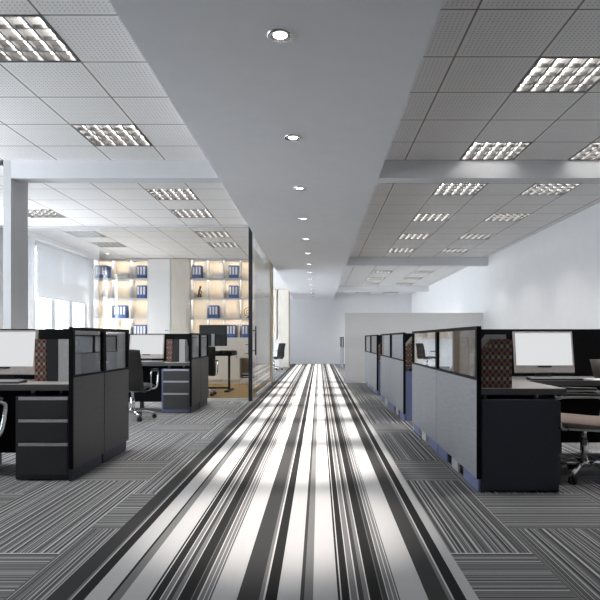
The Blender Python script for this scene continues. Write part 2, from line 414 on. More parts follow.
# ---------------------------------------------------------------- ceiling lights
def make_louvre_light(tx, ty):
    root = thing('ceiling_light', 'x', 'ceiling light', group='louvred ceiling lights')
    H = .11
    bm = nb(); t = .012
    for a, b in (((0, 0), (tx, t)), ((0, ty-t), (tx, ty)), ((0, t), (t, ty-t)), ((tx-t, t), (tx, ty-t))):
        bx(bm, (*a, -.004), (*b, H))
    bx(bm, (0, 0, H), (tx, ty, H+.01)); obj('housing', bm, M['reflector'], root)
    n = 5
    for i in range(n):
        xc = t + (tx-2*t)*(i+.5)/n
        bm = nb(); cyl(bm, (xc, .03, .052), (xc, ty-.03, .052), .0145, n=12); obj('fluorescent_tube', bm, M['tube'], root)
    bm = nb()
    for i in range(n+1):
        xc = t + (tx-2*t)*i/n
        v = [(xc-.010, .0), (xc+.010, .0), (xc+.004, .028), (xc-.004, .028)]
        prism(bm, [(u, w-.002) for u, w in v], 'y', t, ty-t)
    for j in range(5):
        yc = t + (ty-2*t)*j/4
        yc = min(max(yc, t+.006), ty-t-.006)
        for i in range(n):
            xa = t+(tx-2*t)*i/n+.006; xb = t+(tx-2*t)*(i+1)/n-.006
            prism(bm, [(yc-.006, -.001), (yc+.006, -.001), (yc+.003, .026), (yc-.003, .026)], 'x', xa, xb)
    obj('louvre', bm, M['louvre'], root)
    return root
protos = {}
fl = bpy.data.lights.new('fixture_light', 'SPOT'); fl.energy = FIX; fl.color = (1, .975, .95)
fl.spot_size = R(112); fl.spot_blend = 1.0; fl.shadow_soft_size = .04
def lit(r, tx, ty):
    o = bpy.data.objects.new('fixture_light', fl); C.objects.link(o); o.parent = r; o.location = (tx/2, ty/2, -.012)
LIGHTS.sort(key=lambda l: (l[4], l[1]))
cnt = {}; made = []
rown = {'LI': 'left row beside the soffit', 'LO': 'far left row near the windows', 'RI': 'right row beside the soffit', 'RO': 'far right row near the wall'}
for x, y, tx, ty, row in LIGHTS:
    if y < 3 or (row == 'RO' and y < 5): continue
    key = (tx, ty)
    k = cnt.get(row, 0); cnt[row] = k+1
    lab = 'square louvred ceiling light, %s%s in the %s' % (ORD[k], '' if k == 0 else ' nearest', rown[row])
    if key not in protos:
        r = protos[key] = make_louvre_light(tx, ty); r.location = (x, y, ZC); r['label'] = lab; made.append((r, tx, ty))
    else: made.append((dup(protos[key], (x, y, ZC), label=lab), tx, ty))
for a in made: lit(*a)
# the fixtures behind the viewer are closed with plain tiles
bm = nb(); uvl = bm.loops.layers.uv.new('UVMap'); any_ = False
for x, y, tx, ty, row in LIGHTS:
    if y < 3 or (row == 'RO' and y < 5):
        vs = [bm.verts.new(p) for p in ((x, y, ZC), (x, y+ty, ZC), (x+tx, y+ty, ZC), (x+tx, y, ZC))]
        f = bm.faces.new(vs)
        for lp, uv in zip(f.loops, ((0, 0), (0, 1), (1, 1), (1, 0))): lp[uvl].uv = uv
me = bpy.data.meshes.new('ceiling_infill'); bm.to_mesh(me); bm.free(); me.materials.append(M['tile'])
o = bpy.data.objects.new('ceiling_infill', me); C.objects.link(o); o['kind'] = 'structure'

def make_downlight():
    root = thing('downlight', 'x', 'downlight', group='downlights along the soffit')
    bm = nb()
    n = 28
    prof = [(.040, -.001), (.058, -.010), (.070, -.012), (.078, -.006), (.079, 0.0)]
    rings = [[bm.verts.new((r*math.cos(2*PI*k/n), r*math.sin(2*PI*k/n), z)) for k in range(n)] for r, z in prof]
    for A, B in zip(rings, rings[1:]):
        for k in range(n): bm.faces.new((A[k], A[(k+1) % n], B[(k+1) % n], B[k])).smooth = True
    obj('trim_ring', bm, M['chrome'], root)
    bm = nb(); cyl(bm, (0, 0, -.003), (0, 0, 0), .041, n=24); obj('lens', bm, M['bulb'], root)
    return root
spot = bpy.data.lights.new('downlight_beam', 'SPOT'); spot.energy = SPOT; spot.color = (1, .93, .86)
spot.spot_size = R(40); spot.spot_blend = .9; spot.shadow_soft_size = .05
dl = make_downlight()
def place_dl(i, loc, label, group=None, beam=True):
    r = dl if i == 0 else dup(dl, loc, label=label)
    r.location = loc; r['label'] = label
    if group: r['group'] = group
    if beam:
        so = bpy.data.objects.new('downlight_beam', spot); C.objects.link(so); so.location = (0, 0, -.02); so.parent = r
k = 0
for i in range(-2, 13):
    y = 3.40+1.72*i
    if i < 0:     # above and behind the viewer: the lamp's light only reaches the floor in front
        continue
    place_dl(k, (-.228, y, ZS), 'round recessed downlight in the aisle soffit, %s%s' % (ORD[k], ' one' if k == 0 else ' from the front'))
    k += 1
place_dl(1, (-4.89, 13.37, ZC), 'small round downlight in the glass office ceiling before the left bookcase', 'downlights in the glass office', False)

# ---------------------------------------------------------------- workstation pieces
def side_panel(name, label, L, side, board, group, near_post=False, plinth='blue', loc=(0, 0, 0)):
    """panel of length L along y; side = +1: aisle face towards -x (right hand row), -1: towards +x"""
    root = thing(name, label, 'partition', loc, 0, group)
    T = .028
    X = lambda a, b: (min(a*side, b*side), max(a*side, b*side))
    x0, x1 = X(0, T)
    b = nb(); bx(b, (x0, .006, .094), (x1, L-.006, .79), .002); obj('lower_board', b, board, root)
    b = nb(); w = .032
    e0, e1 = X(-.002, T+.002)
    for y0, y1 in ((0, w), (L-w, L)): bx(b, (e0, y0, .79), (e1, y1, 1.175))
    bx(b, (e0, w, 1.150), (e1, L-w, 1.175)); bx(b, (e0, w, .79), (e1, L-w, .806))
    if near_post: bx(b, (e0, -.012, .094), (e1, .0, 1.175))
    obj('frame', b, M['black'], root)
    g0, g1 = X(.012, .020)
    b = nb(); bx(b, (g0, w, .806), (g1, L-w, 1.150)); obj('glass_pane', b, M['glass_part'], root)
    p0, p1 = X(.012, T)
    for y0, y1 in ((.0, L*.3), (L*.42, L*.58), (L*.7, L-.03)) if L > 1 else ((0, L*.93),):
        b = nb(); bx(b, (p0, y0, 0), (p1, y1, .094)); obj('plinth', b, M[plinth] if y0 == 0 or plinth == 'navy' or y0 > L*.6 else M['greybox'], root)
    return root

def make_pedestal_drawers(label, loc, w=.41, d=.5, body='navy', front='drawer'):
    root = thing('drawer_pedestal', label, 'drawer unit', loc, 0, 'drawer pedestals facing the camera on the left')
    H = .645
    b = nb(); bx(b, (0, .012, .010), (w, d, H), .003); obj('body', b, M[body], root)
    zs = [(.05, .265), (.295, .445), (.475, .615)]
    for z0, z1 in zs:
        b = nb(); bx(b, (.026, 0, z0), (w-.010, .02, z1), .002); dr = obj('drawer', b, M[front], root)
        b = nb(); bx(b, (.026, .002, z1+.003), (w-.010, .02, z1+.026)); obj('handle', b, M['handle'], dr)
    for x in (.06, w-.06):
        for y in (.06, d-.06):
            b = nb(); cyl(b, (x, y, 0), (x, y, .03), .014, n=12); obj('foot', b, M['alu'], root)
    return root
def make_monitor(label, loc, group='monitors with a blank lit screen'):
    root = thing('monitor', label, 'monitor', loc, 0, group)
    A = Matrix.Translation((0, 0, .05)) @ Matrix.Rotation(R(-9), 4, 'X')
    b = nb(); bx(b, (-.268, 0, 0), (.268, .022, .375), .006)
    bmesh.ops.transform(b, matrix=A, verts=b.verts); obj('housing', b, M['bezel'], root)
    b = nb(); bx(b, (-.250, -.003, .068), (.250, .001, .360)); bmesh.ops.transform(b, matrix=A, verts=b.verts); obj('screen', b, M['screen'], root)
    b = nb(); bx(b, (-.06, -.004, .052), (.06, .0, .063)); bmesh.ops.transform(b, matrix=A, verts=b.verts); obj('badge_strip', b, M['black'], root)
    b = nb()
    prism(b, [(.03, .0), (.055, .0), (.075, .2), (.06, .2)], 'x', -.07, .07); bx(b, (-.11, -.06, 0), (.11, .13, .008), .003)
    obj('stand', b, M['charcoal'], root)
    return root
def make_keyboard(label, loc):
    root = thing('keyboard', label, 'keyboard', loc, 0, 'keyboards on the desks')
    b = nb(); prism(b, [(-.065, 0), (.065, 0), (.065, .022), (-.065, .012)], 'x', -.22, .22); obj('tray', b, M['charcoal'], root)
    b = nb()
    for r in range(5):
        for c in range(15):
            x = -.21+c*.028; y = -.057+r*.023; z = .0125+(y+.065)*.077
            bx(b, (x, y, z), (x+.024, y+.019, z+.005))
    obj('keys', b, M['handle'], root)
    return root
def file_box(label, loc, mat, w=.09, d=.25, h=.345, rz=0, group='file boxes on the desks'):
    """magazine file: tall open box with a sloped side; the tall spine faces -y"""
    root = thing('file_box', label, 'file box', loc, rz, group)
    b = nb(); t = .004
    prof = [(0, 0), (d, 0), (d, h*.62), (d*.52, h), (0, h)]
    prism(b, prof, 'x', -w/2, -w/2+t); prism(b, prof, 'x', w/2-t, w/2)
    bx(b, (-w/2+t, 0, 0), (w/2-t, t, h)); bx(b, (-w/2+t, d-t, 0), (w/2-t, d, h*.62)); bx(b, (-w/2+t, t, 0), (w/2-t, d-t, t))
    obj('case', b, mat, root)
    b = nb()
    for i in range(4):
        x = -w/2+.012+i*(w-.024)/4
        bx(b, (x, .02, .005), (x+(w-.024)/4-.004, d-.012, h*.56))
    obj('papers', b, M['paper'], root)
    return root

def make_chair(label, loc, rz, seatmat='leather'):
    root = thing('office_chair', label, 'office chair', loc, rz, 'office chairs')
    # seat: cushion with rolled front edge (user faces +y)
    def slab(name, prof, halfw, th, mat, taper=None, dish=.0):
        b = nb(); nx = 9; rows = []
        P = smooth_path([(0, y, z) for y, z in prof], 4)
        n = len(P); top = []; bot = []
        for i, p in enumerate(P):
            d = (P[min(i+1, n-1)]-P[max(i-1, 0)]).normalized(); nrm = Vector((0, -d.z, d.y))
            t = i/(n-1); hw = halfw*(taper(t) if taper else 1)
            th_i = th*(.45+.55*min(1, math.sin(PI*min(max(t, .02), .98))*2.2))
            ra, rb = [], []
            for k in range(nx):
                u = -1+2*k/(nx-1); e = (1-abs(u)**5)
                c = p+nrm*(dish*u*u)
                ra.append(b.verts.new(c+Vector((u*hw, 0, 0))+nrm*th_i*.5*e)); rb.append(b.verts.new(c+Vector((u*hw, 0, 0))-nrm*th_i*.5*(e*.9+.1)))
            top.append(ra); bot.append(rb)
        for G, flip in ((top, 0), (bot, 1)):
            for i in range(n-1):
                for k in range(nx-1): b.faces.new((G[i][k], G[i][k+1], G[i+1][k+1], G[i+1][k])).smooth = True
        for i in range(n-1):
            for k in (0, nx-1): b.faces.new((top[i][k], top[i+1][k], bot[i+1][k], bot[i][k])).smooth = True
        for i in (0, n-1):
            for k in range(nx-1): b.faces.new((top[i][k], top[i][k+1], bot[i][k+1], bot[i][k])).smooth = True
        return obj(name, b, mat, root)
    slab('seat', [(-.22, .445), (-.1, .43), (.08, .438), (.2, .44), (.255, .415)], .235, .075, M[seatmat], dish=.012)
    slab('backrest', [(-.17, .405), (-.235, .44), (-.262, .54), (-.268, .68), (-.30, .82), (-.335, .95)], .235, .05, M['leather'],
         taper=lambda t: 1-.16*max(0, t-.35), dish=.03)
    for s in (-1, 1):
        b = nb()
        path = smooth_path([(s*.22, -.12, .40), (s*.285, -.13, .43), (s*.292, -.15, .60), (s*.29, -.10, .655), (s*.29, .05, .655), (s*.29, .17, .645), (s*.288, .215, .60), (s*.28, .17, .43), (s*.22, .13, .40)], 6)
        tube(b, path, .014, 8, .7); ar = obj('armrest', b, M['chrome'], root)
        b = nb(); bx(b, (s*.29-.024, -.11, .664), (s*.29+.024, .16, .682), .007); obj('arm_pad', b, M['leather'], ar)
    b = nb(); cyl(b, (0, 0, .11), (0, 0, .30), .030); cyl(b, (0, 0, .28), (0, 0, .42), .019); bx(b, (-.11, -.12, .375), (.11, .12, .400), .006)
    obj('gas_column', b, M['chrome'], root)
    b = nb()
    for k in range(5):
        a = 2*PI*k/5+.3; d = Vector((math.cos(a), math.sin(a), 0))
        tube(b, [d*.0+Vector((0, 0, .115)), d*.12+Vector((0, 0, .11)), d*.29+Vector((0, 0, .078))], .022, 8, .7)
    cyl(b, (0, 0, .085), (0, 0, .14), .042); obj('star_base', b, M['chrome'], root)
    for k in range(5):
        a = 2*PI*k/5+.3; d = Vector((math.cos(a), math.sin(a), 0)); c = d*.285; t = Vector((-d.y, d.x, 0))
        b = nb()
        for s in (-1, 1): cyl(b, c+t*s*.006+Vector((0, 0, .029)), c+t*s*.026+Vector((0, 0, .029)), .029, n=14)
        cyl(b, c+Vector((0, 0, .03)), c+Vector((0, 0, .08)), .008, n=8); obj('caster', b, M['charcoal'], root)
    return root

def place(proto, loc, label, first, rz=None):
    if first:
        proto.location = loc; proto['label'] = label
        if rz is not None: proto.rotation_euler = (0, 0, rz)
        return proto
    return dup(proto, loc, rz, label)

# ---------------------------------------------------------------- left workstations
LXF = -1.87
names = ['front left workstation', 'rear left workstation']
LY = [4.40, 8.50]
for c, y0 in enumerate(LY):
    board = M['laminate_dark'] if c == 0 else M['laminate_dark']
    for h in range(2):
        lab = 'dark grey partition panel with glass top, %s half of the %s' % (['near', 'far'][h], names[c])
        side_panel('partition_panel', lab, .645, -1, board, 'partition panels along the left aisle', near_post=(h == 0), plinth='navy', loc=(LXF, y0+h*.645, 0))
for c, y0 in enumerate(LY):
    at = names[c]
    ym = y0+.60
    d = thing('divider_screen', 'black divider screen across the middle of the %s' % at, 'divider', (LXF-.05, ym, 0), 0, 'black divider screens')
    b = nb(); bx(b, (-1.75, 0, .10), (0, .035, 1.172), .003); obj('board', b, M['black'], d)
    for x in (-1.7, -.9, -.1):
        b = nb(); bx(b, (x, .005, 0), (x+.06, .03, .10)); obj('foot', b, M['charcoal'], d)
    k = thing('desk', 'grey topped desk of the %s' % at, 'desk', (LXF-.033, y0, 0), 0, 'desks on the left')
    b = nb(); bx(b, (-1.5, .02, .690), (0, .597, .735)); wt = obj('worktop', b, M['worktop_edge'], k)
    b = nb(); bx(b, (-1.498, .022, .735), (-.002, .597, .737)); obj('top_surface', b, M['worktop'], wt)
    b = nb(); bx(b, (-1.5, .05, 0), (-1.46, .597, .690)); obj('leg_panel', b, M['charcoal'], k)
    for x in (-.11, -.33):
        b = nb(); cyl(b, (x, .12, .645), (x, .12, .690), .016, n=12); obj('spacer', b, M['alu'], k)
    fr = 'drawer' if c == 0 else 'drawer_light'  # front unit takes the shaded colours, rear unit the lit ones
    make_pedestal_drawers('three-drawer pedestal with grey pulls under the %s desk' % at, (LXF-.033-.415, y0+.005, 0), body='navy' if c == 0 else 'blue', front=fr)
    ym_ = y0+.38
    if c == 0:
        mon = make_monitor('blank lit monitor on the %s desk' % at, (-2.645, ym_+.05, .737))
        key = make_keyboard('dark keyboard before the monitor on the %s desk' % at, (-2.55, y0+.15, .737))
        fb = [file_box('checked file box beside the monitor on the %s desk' % at, (-2.285, y0+.34, .737), M['checker']),
              file_box('black file box between checked and grey boxes on the %s desk' % at, (-2.185, y0+.335, .737), M['blackbox'], .09),
              file_box('grey file box nearest the partition on the %s desk' % at, (-2.09, y0+.33, .737), M['greybox'], .085)]
    else:
        dy = LY[1]-LY[0]
        dup(mon, (-2.67, ym_+.05, .737), label='blank lit monitor on the %s desk' % at)
        dup(key, (-2.55, y0+.15, .737), label='dark keyboard before the monitor on the %s desk' % at)
        for o, lab in zip(fb, ('checked file box beside the monitor on the %s desk', 'black file box between checked and grey boxes on the %s desk', 'grey file box nearest the partition on the %s desk')):
            l = o.location.copy(); l.y += dy; dup(o, l, label=lab % at)

# ---------------------------------------------------------------- right workstations
RXF = 1.117
RY = [4.09, 7.65, 11.16]
rn = ['nearest right workstation', 'second right workstation', 'third right workstation']
pa = None
for c, y0 in enumerate(RY):
    for h in range(2):
        lab = 'light grey partition panel with glass top, %s half of the %s' % (['near', 'far'][h], rn[c])
        side_panel('partition_panel', lab, 1.42, 1, M['laminate'], 'partition panels along the right aisle', near_post=(h == 0), plinth='blue', loc=(RXF, y0+h*1.42, 0))
for h, (y, w) in enumerate(((21.4, 1.5), (22.9, 1.5))):
    side_panel('partition_panel', 'light grey partition panel beyond the frosted screen, %s half of the far workstation' % ['near', 'far'][h], w, 1, M['laminate'],
               'partition panels along the right aisle', loc=(.89, y, 0), plinth='blue')
fbr = []
for c, y0 in enumerate(RY):
    at = rn[c]; X0 = RXF+.031
    d = thing('divider_screen', 'black divider screen across the middle of the %s' % at, 'divider', (X0, y0+1.40, 0), 0, 'black divider screens')
    b = nb(); bx(b, (0, 0, .10), (2.3, .035, 1.178), .003); obj('board', b, M['black'], d)
    for x in (.1, 1.1, 2.1):
        b = nb(); bx(b, (x, .005, 0), (x+.06, .03, .10)); obj('foot', b, M['charcoal'], d)
    k = thing('desk', 'L-shaped desk of the %s' % at, 'desk', (X0, y0, 0), 0, 'desks on the right')
    poly = [(0, .01), (.61, .01), (.61, .80), (2.2, .80), (2.2, 1.397), (0, 1.397)]
    b = nb(); prism(b, poly, 'z', .688, .730); wt = obj('worktop', b, M['worktop_edge'], k)
    poly2 = [(.002, .012), (.608, .012), (.608, .802), (2.198, .802), (2.198, 1.395), (.002, 1.395)]
    b = nb(); prism(b, poly2, 'z', .730, .732); obj('top_surface', b, M['worktop'], wt)
    b = nb(); bx(b, (2.15, .83, 0), (2.19, 1.39, .688)); obj('leg_panel', b, M['charcoal'], k)
    b = nb(); bx(b, (.62, 1.33, .2), (2.14, 1.35, .688)); obj('modesty_panel', b, M['black'], k)
    for x in (.03, .40):
        b = nb(); cyl(b, (x+.015, .07, .655), (x+.015, .07, .688), .016, n=12); obj('spacer', b, M['alu'], k)
    p = thing('drawer_pedestal', 'plain %s pedestal under the return of the %s' % ('dark navy' if c == 0 else 'slate blue', at), 'drawer unit', (X0+.002, y0-.012, 0), 0, 'pedestals of the right workstations')
    b = nb(); bx(b, (0, 0, .008), (.545, .5, .655), .003); obj('body', b, M['navy'] if c == 0 else M['blue'], p)
    for z0, z1 in ((.05, .25), (.27, .44), (.46, .64)):
        b = nb(); bx(b, (.545, .01, z0), (.562, .49, z1), .002); obj('drawer', b, M['drawer'], p)
    for x in (.04, .48):
        for y in (.04, .46):
            b = nb(); cyl(b, (x, y, 0), (x, y, .025), .014, n=12); obj('foot', b, M['alu'], p)
    # file boxes stand sideways: broad sloped side to the viewer
    file_box('checked file box with sloped top at the near end of the %s' % at, (X0+.245, y0+.13, .732), M['checker'], .10, .245, .35, PI/2)
    if c < 2: file_box('grey file box standing behind the checked one on the %s' % at, (X0+.245, y0+.26, .732), M['greybox'], .10, .245, .385, PI/2)
make = make_monitor('blank lit monitor on the nearest right desk', (2.02, 5.20, .732)) if False else dup(mon, (2.015, 5.15, .732), label='blank lit monitor on the nearest right desk')
dup(key, (2.03, 4.98, .732), label='dark keyboard before the monitor on the nearest right desk')
b = nb()
bx(b, (-.15, -.105, 0), (.15, .105, .003)); tag(obj('paper_sheet', b, M['paper'], None, (2.50, 5.02, .7325)), 'white sheet of paper beside the keyboard on the nearest right desk', 'paper')
b = nb(); lathe(b, [(.048, 0), (.052, .004), (.088, .165), (.084, .165), (.05, .01)], 28)
tag(obj('pen_cup', b, plain('brown_grey_cup', (.07, .055, .05), .5), None, (2.57, 5.28, .732)), 'dark brown tapered cup on the nearest right desk, at the picture edge', 'pen cup')

# ---------------------------------------------------------------- chairs
ch = make_chair('black swivel chair with chrome arms at the rear left workstation', (-2.53, 7.85, 0), R(0))
dup(ch, (-2.50, 3.86, 0), R(-8), 'swivel chair at the front left workstation, only its chrome arm in view')
ch2 = make_chair('black swivel chair with taupe seat at the nearest right workstation', (2.08, 4.53, 0), R(68), 'fabric')
dup(ch, (-2.27, 11.15, 0), R(20), 'black swivel chair before the black desk inside the glass office')
dup(ch, (-3.4, 12.9, 0), R(185), 'black swivel chair behind the black desk inside the glass office')
dup(ch, (-1.60, 20.6, 0), R(60), 'black swivel chair by the far white desk past the glass office')

# ---------------------------------------------------------------- glass office
def glass_panel(name, a, b, mat, horizontal, rail=True):
    root = sempty(name, (a[0], a[1], 0))
    L = (b[0]-a[0]) if horizontal else (b[1]-a[1])
    bm = nb()
    if horizontal: bx(bm, (.003, -.005, .05), (L-.003, .005, ZC-.03))
    else: bx(bm, (-.005, .003, .05), (.005, L-.003, ZC-.03))
    struct('pane', bm, mat, root)
    bm = nb()
    for z0, z1 in ((0, .05), (ZC-.03, ZC)):
        if horizontal: bx(bm, (0, -.02, z0), (L, .02, z1))
        else: bx(bm, (-.02, 0, z0), (.02, L, z1))
    struct('rail', bm, M['shelf'], root)
    return root
glass_panel('wall_glass_left', (XL, OY0), (-3.85, OY0), M['glass_haze'], True)
glass_panel('wall_glass_middle', (-3.85, OY0), (-2.55, OY0), M['glass_clear'], True)
glass_panel('wall_glass_right', (-2.55, OY0), (-1.23, OY0), M['glass_clear'], True)
bm = nb(); bx(bm, (-1.23, OY0-.03, 0), (-1.165, OY0+.03, ZC)); struct('trim_5', bm, M['post'])
glass_panel('wall_glass_aisle', (-1.19, 11.05), (-1.19, 14.12), M['glass_clear'], False)
d = sempty('door_1', (-1.19, OY0+.04, 0))
bm = nb(); bx(bm, (-.006, .005, .01), (.006, .975, ZC-.035)); struct('pane', bm, M['glass_clear'], d)
bm = nb()
for s in (-1, 1):
    tube(bm, [(s*.06, .16, .80), (s*.06, .16, 1.32)], .014, 10)
    for z in (.88, 1.24): tube(bm, [(s*.005, .16, z), (s*.06, .16, z)], .008, 8)
struct('door_handle', bm, M['post'], d)

# bookcases
def bookcase(label, x0, n, w, y0, lit=True):
    root = thing('bookcase', label, 'bookcase', (x0, y0, 0), 0, 'lit bookcases of the glass office')
    Z0, Zt = 1.10, 3.06; D = .30; t = .028
    b = nb(); bx(b, (0, D-.012, Z0), (n*w, D, Zt)); obj('back_panel', b, M['oak'], root)
    for i in range(n+1):
        x = min(max(i*w, t/2), n*w-t/2)
        b = nb(); bx(b, (x-t/2, 0, Z0), (x+t/2, D-.012, Zt)); obj('upright', b, M['shelf'], root)
    rows = [Z0+i*(Zt-Z0)/4 for i in range(5)]
    for i, z in enumerate(rows):
        z = min(max(z, Z0+t/2), Zt-t/2)
        for c in range(n):
            xa, xb = c*w+t/2+(t/2 if c == 0 else 0), (c+1)*w-t/2-(t/2 if c == n-1 else 0)
            b = nb(); bx(b, (xa, 0, z-t/2), (xb, D-.012, z+t/2))
            if i: bx(b, (xa, 0, z-t/2-.018), (xb, .012, z-t/2))
            sh = obj('shelf', b, M['shelf'], root)
            if i:
                b = nb(); bx(b, (xa+.02, .016, z-t/2-.007), (xb-.02, .040, z-t/2)); obj('light_strip', b, M['strip'], sh)
    return root, rows
BY = 14.16
BRX, BRW, BLX, BLW = -3.15, .40, -5.53, .449
br, rows = bookcase('lit pale wood bookcase right of the white door, four cells wide', BRX, 4, BRW, BY)
bl, _ = bookcase('lit pale wood bookcase by the window wall, three cells wide', BLX, 3, BLW, BY)
far = dup(br, (-3.28, 22.9, 0), label='lit bookcase far past the glass office, beside a tall ash cabinet')
# binders
def make_binder():
    root = thing('ring_binder', 'x', 'binder', group='blue ring binders')
    w, d, h = .070, .245, .315
    b = nb(); t = .004
    bx(b, (-w/2, 0, 0), (-w/2+t, d, h)); bx(b, (w/2-t, 0, 0), (w/2, d, h)); bx(b, (-w/2+t, 0, 0), (w/2-t, t, h)); obj('cover', b, M['binder'], root)
    b = nb(); bx(b, (-w/2+.013, -.0015, .09), (w/2-.013, 0, h-.035)); obj('spine_label', b, M['paper'], root)
    b = nb(); bx(b, (-w/2+.008, .012, .01), (w/2-.008, d-.01, h-.012)); obj('papers', b, M['paper'], root)
    return root
binder = make_binder(); first = [True]
rw = ['top', 'second', 'third', 'bottom']
def binders(unit, col, row, n, offx):
    x0 = (BRX if unit == 'r' else BLX); w = BRW if unit == 'r' else BLW
    cn = (['first', 'second', 'third', 'fourth'] if unit == 'r' else ['first', 'second', 'third'])[col]
    z = rows[3-row]+.0285 if row == 3 else rows[3-row]+.0145
    for i in range(n):
        on = ['leftmost', 'second', 'third', 'fourth'][i] if i < n-1 else 'rightmost'
        lab = 'blue binder, %s of its set, %s row, %s column of the %s bookcase' % (on, rw[row], cn, 'right' if unit == 'r' else 'left')
        loc = (x0+col*w+offx+.035+i*.074, BY+.02, z)
        place(binder, loc, lab, first[0]); first[0] = False
binders('r', 0, 0, 3, .04); binders('r', 2, 0, 3, .14); binders('r', 2, 1, 3, .14); binders('r', 1, 2, 3, .05)
binders('r', 2, 3, 3, .08); binders('r', 3, 3, 3, .06)
binders('l', 0, 0, 4, .04); binders('l', 2, 0, 3, .16); binders('l', 2, 1, 3, .16); binders('l', 1, 2, 4, .04); binders('l', 2, 3, 4, .09)
def cellz(row): return rows[3-row]+(.0285 if row == 3 else .0145)
def book(loc, w, d, h, label, mat):
    root = thing('book', label, 'book', loc, 0, 'books lying in the bookcases')
    b = nb(); bx(b, (-w/2, 0, 0), (w/2, d, .004)); bx(b, (-w/2, 0, h-.004), (w/2, d, h)); bx(b, (-w/2, 0, .004), (-w/2+.005, d, h-.004)); obj('cover', b, mat, root)
    b = nb(); bx(b, (-w/2+.005, .004, .004), (w/2-.004, d-.004, h-.004)); obj('pages', b, M['paper'], root)
for u, x in (('right', BRX+BRW+.25), ('left', BLX+BLW+.25)):
    z = cellz(0)
    for i, (w, h, mt, nm) in enumerate(((.24, .035, M['greybox'], 'grey lowest'), (.22, .03, M['paper'], 'white second'), (.23, .035, M['blackbox'], 'black third'), (.15, .02, M['greybox'], 'small topmost'))):
        book((x+.01*i, BY+.04, z), w, .2, h, '%s book of the lying stack in the top row of the %s bookcase' % (nm, u), mt); z += h
def figurine(loc, label):
    root = thing('figurine', label, 'figurine', loc, 0, 'figurines in the bookcases')
    b = nb(); bx(b, (-.065, -.05, 0), (.065, .05, .022), .003); obj('base', b, M['ceramic'], root)
    b = nb()
    tube(b, smooth_path([(-.02, 0, .02), (-.03, 0, .07), (-.015, 0, .12), (-.01, 0, .19), (.01, 0, .235), (.015, 0, .27)], 5), .024, 10)
    tube(b, smooth_path([(.02, 0, .02), (.03, .01, .07), (.0, 0, .12)], 5), .02, 10)
    tube(b, smooth_path([(-.01, 0, .20), (.045, -.01, .17), (.05, -.01, .11)], 5), .012, 8)
    bmesh.ops.create_uvsphere(b, u_segments=14, v_segments=10, radius=.03, matrix=Matrix.Translation((.02, 0, .285)))
    obj('figure', b, M['bronze'], root)
figurine((BRX+.20, BY+.13, cellz(1)), 'small standing figurine on a white base in the right bookcase')
figurine((BLX+.22, BY+.13, cellz(1)), 'small standing figurine on a white base in the left bookcase')
root = thing('ring_sculpture', 'dark ring sculpture on a small base in the right bookcase', 'sculpture', (BRX+3*BRW+.20, BY+.13, cellz(2)))
b = nb(); bx(b, (-.05, -.04, 0), (.05, .04, .02), .003); cyl(b, (0, 0, .02), (0, 0, .06), .008); obj('base', b, M['bronze'], root)
b = nb()
for ax, rad in ((0, .10), (1, .075)):
    pts = [(math.cos(t)*rad*(1 if ax == 0 else .5), math.sin(t)*rad*(0 if ax == 0 else .85), .16+math.sin(t)*rad*(1 if ax == 0 else .6)) for t in [2*PI*i/28 for i in range(29)]]
    tube(b, pts, .007, 8)
obj('ring', b, M['bronze'], root)

# low cabinets below the bookcases
def low_cabinet(label, x0, x1, y0, y1, doors, niche=False):
    root = thing('low_cabinet', label, 'cabinet', (x0, y0, 0), 0, 'low ash cabinets of the glass office')
    Wd = x1-x0; D = y1-y0
    b = nb(); bx(b, (.01, .04, .004), (Wd-.01, D, .085)); obj('plinth', b, M['pale'], root)
    if not niche:
        b = nb(); bx(b, (0, .018, .085), (Wd, D, 1.07)); obj('body', b, M['pale'], root)
        n = doors
        for i in range(n):
            xa, xb = Wd*i/n+.002, Wd*(i+1)/n-.002
            b = nb(); bx(b, (xa, 0, .088), (xb, .018, 1.066), .0015); dd = obj('door', b, M['pale'], root)
            hx = xb-.05 if i % 2 == 0 else xa+.05
            b = nb(); tube(b, [(hx, -.025, .62), (hx, -.025, .80)], .006, 8)
            for z in (.64, .78): tube(b, [(hx, 0, z), (hx, -.025, z)], .005, 6)
            obj('handle', b, M['charcoal'], dd)
    else:
        b = nb(); t = .02
        bx(b, (0, .018, .62), (Wd, D, 1.07)); bx(b, (0, .018, .085), (t, D, .62)); bx(b, (Wd-t, .018, .085), (Wd, D, .62)); bx(b, (t, .018, .085), (Wd-t, D, .13)); bx(b, (t, D-.02, .13), (Wd-t, D, .62))
        obj('body', b, M['oak'], root)
        for z0, z1 in ((.63, .845), (.85, 1.066)):
            b = nb(); bx(b, (.002, 0, z0), (Wd-.002, .018, z1), .0015); dr = obj('drawer', b, M['pale'], root)
            zz = (z0+z1)/2; b = nb(); tube(b, [(Wd/2-.05, -.02, zz), (Wd/2+.05, -.02, zz)], .007, 8)
            for x in (Wd/2-.045, Wd/2+.045): tube(b, [(x, 0, zz), (x, -.02, zz)], .005, 6)
            obj('handle', b, M['charcoal'], dr)
    b = nb(); bx(b, (0, -.004, 1.07), (Wd, D, 1.10)); obj('top', b, M['pale'], root)
    return root
low_cabinet('low two-door ash cabinet under the left half of the right bookcase', -3.15, -2.35, 14.12, 14.74, 2)
low_cabinet('low two-door ash cabinet under the middle of the right bookcase', -2.35, -1.95, 14.12, 14.74, 1)
low_cabinet('low ash cabinet with two drawers and an open niche under the right bookcase', -1.95, -1.55, 14.12, 14.74, 0, True)
low_cabinet('low three-door ash cabinet under the left bookcase', BLX, -4.19, 14.12, 14.74, 3)
root = thing('printer', 'small dark printer in the open niche of the low cabinet', 'printer', (-1.75, 14.32, .13))
b = nb(); bx(b, (-.15, -.12, 0), (.15, .12, .09), .01); obj('body', b, M['charcoal'], root)
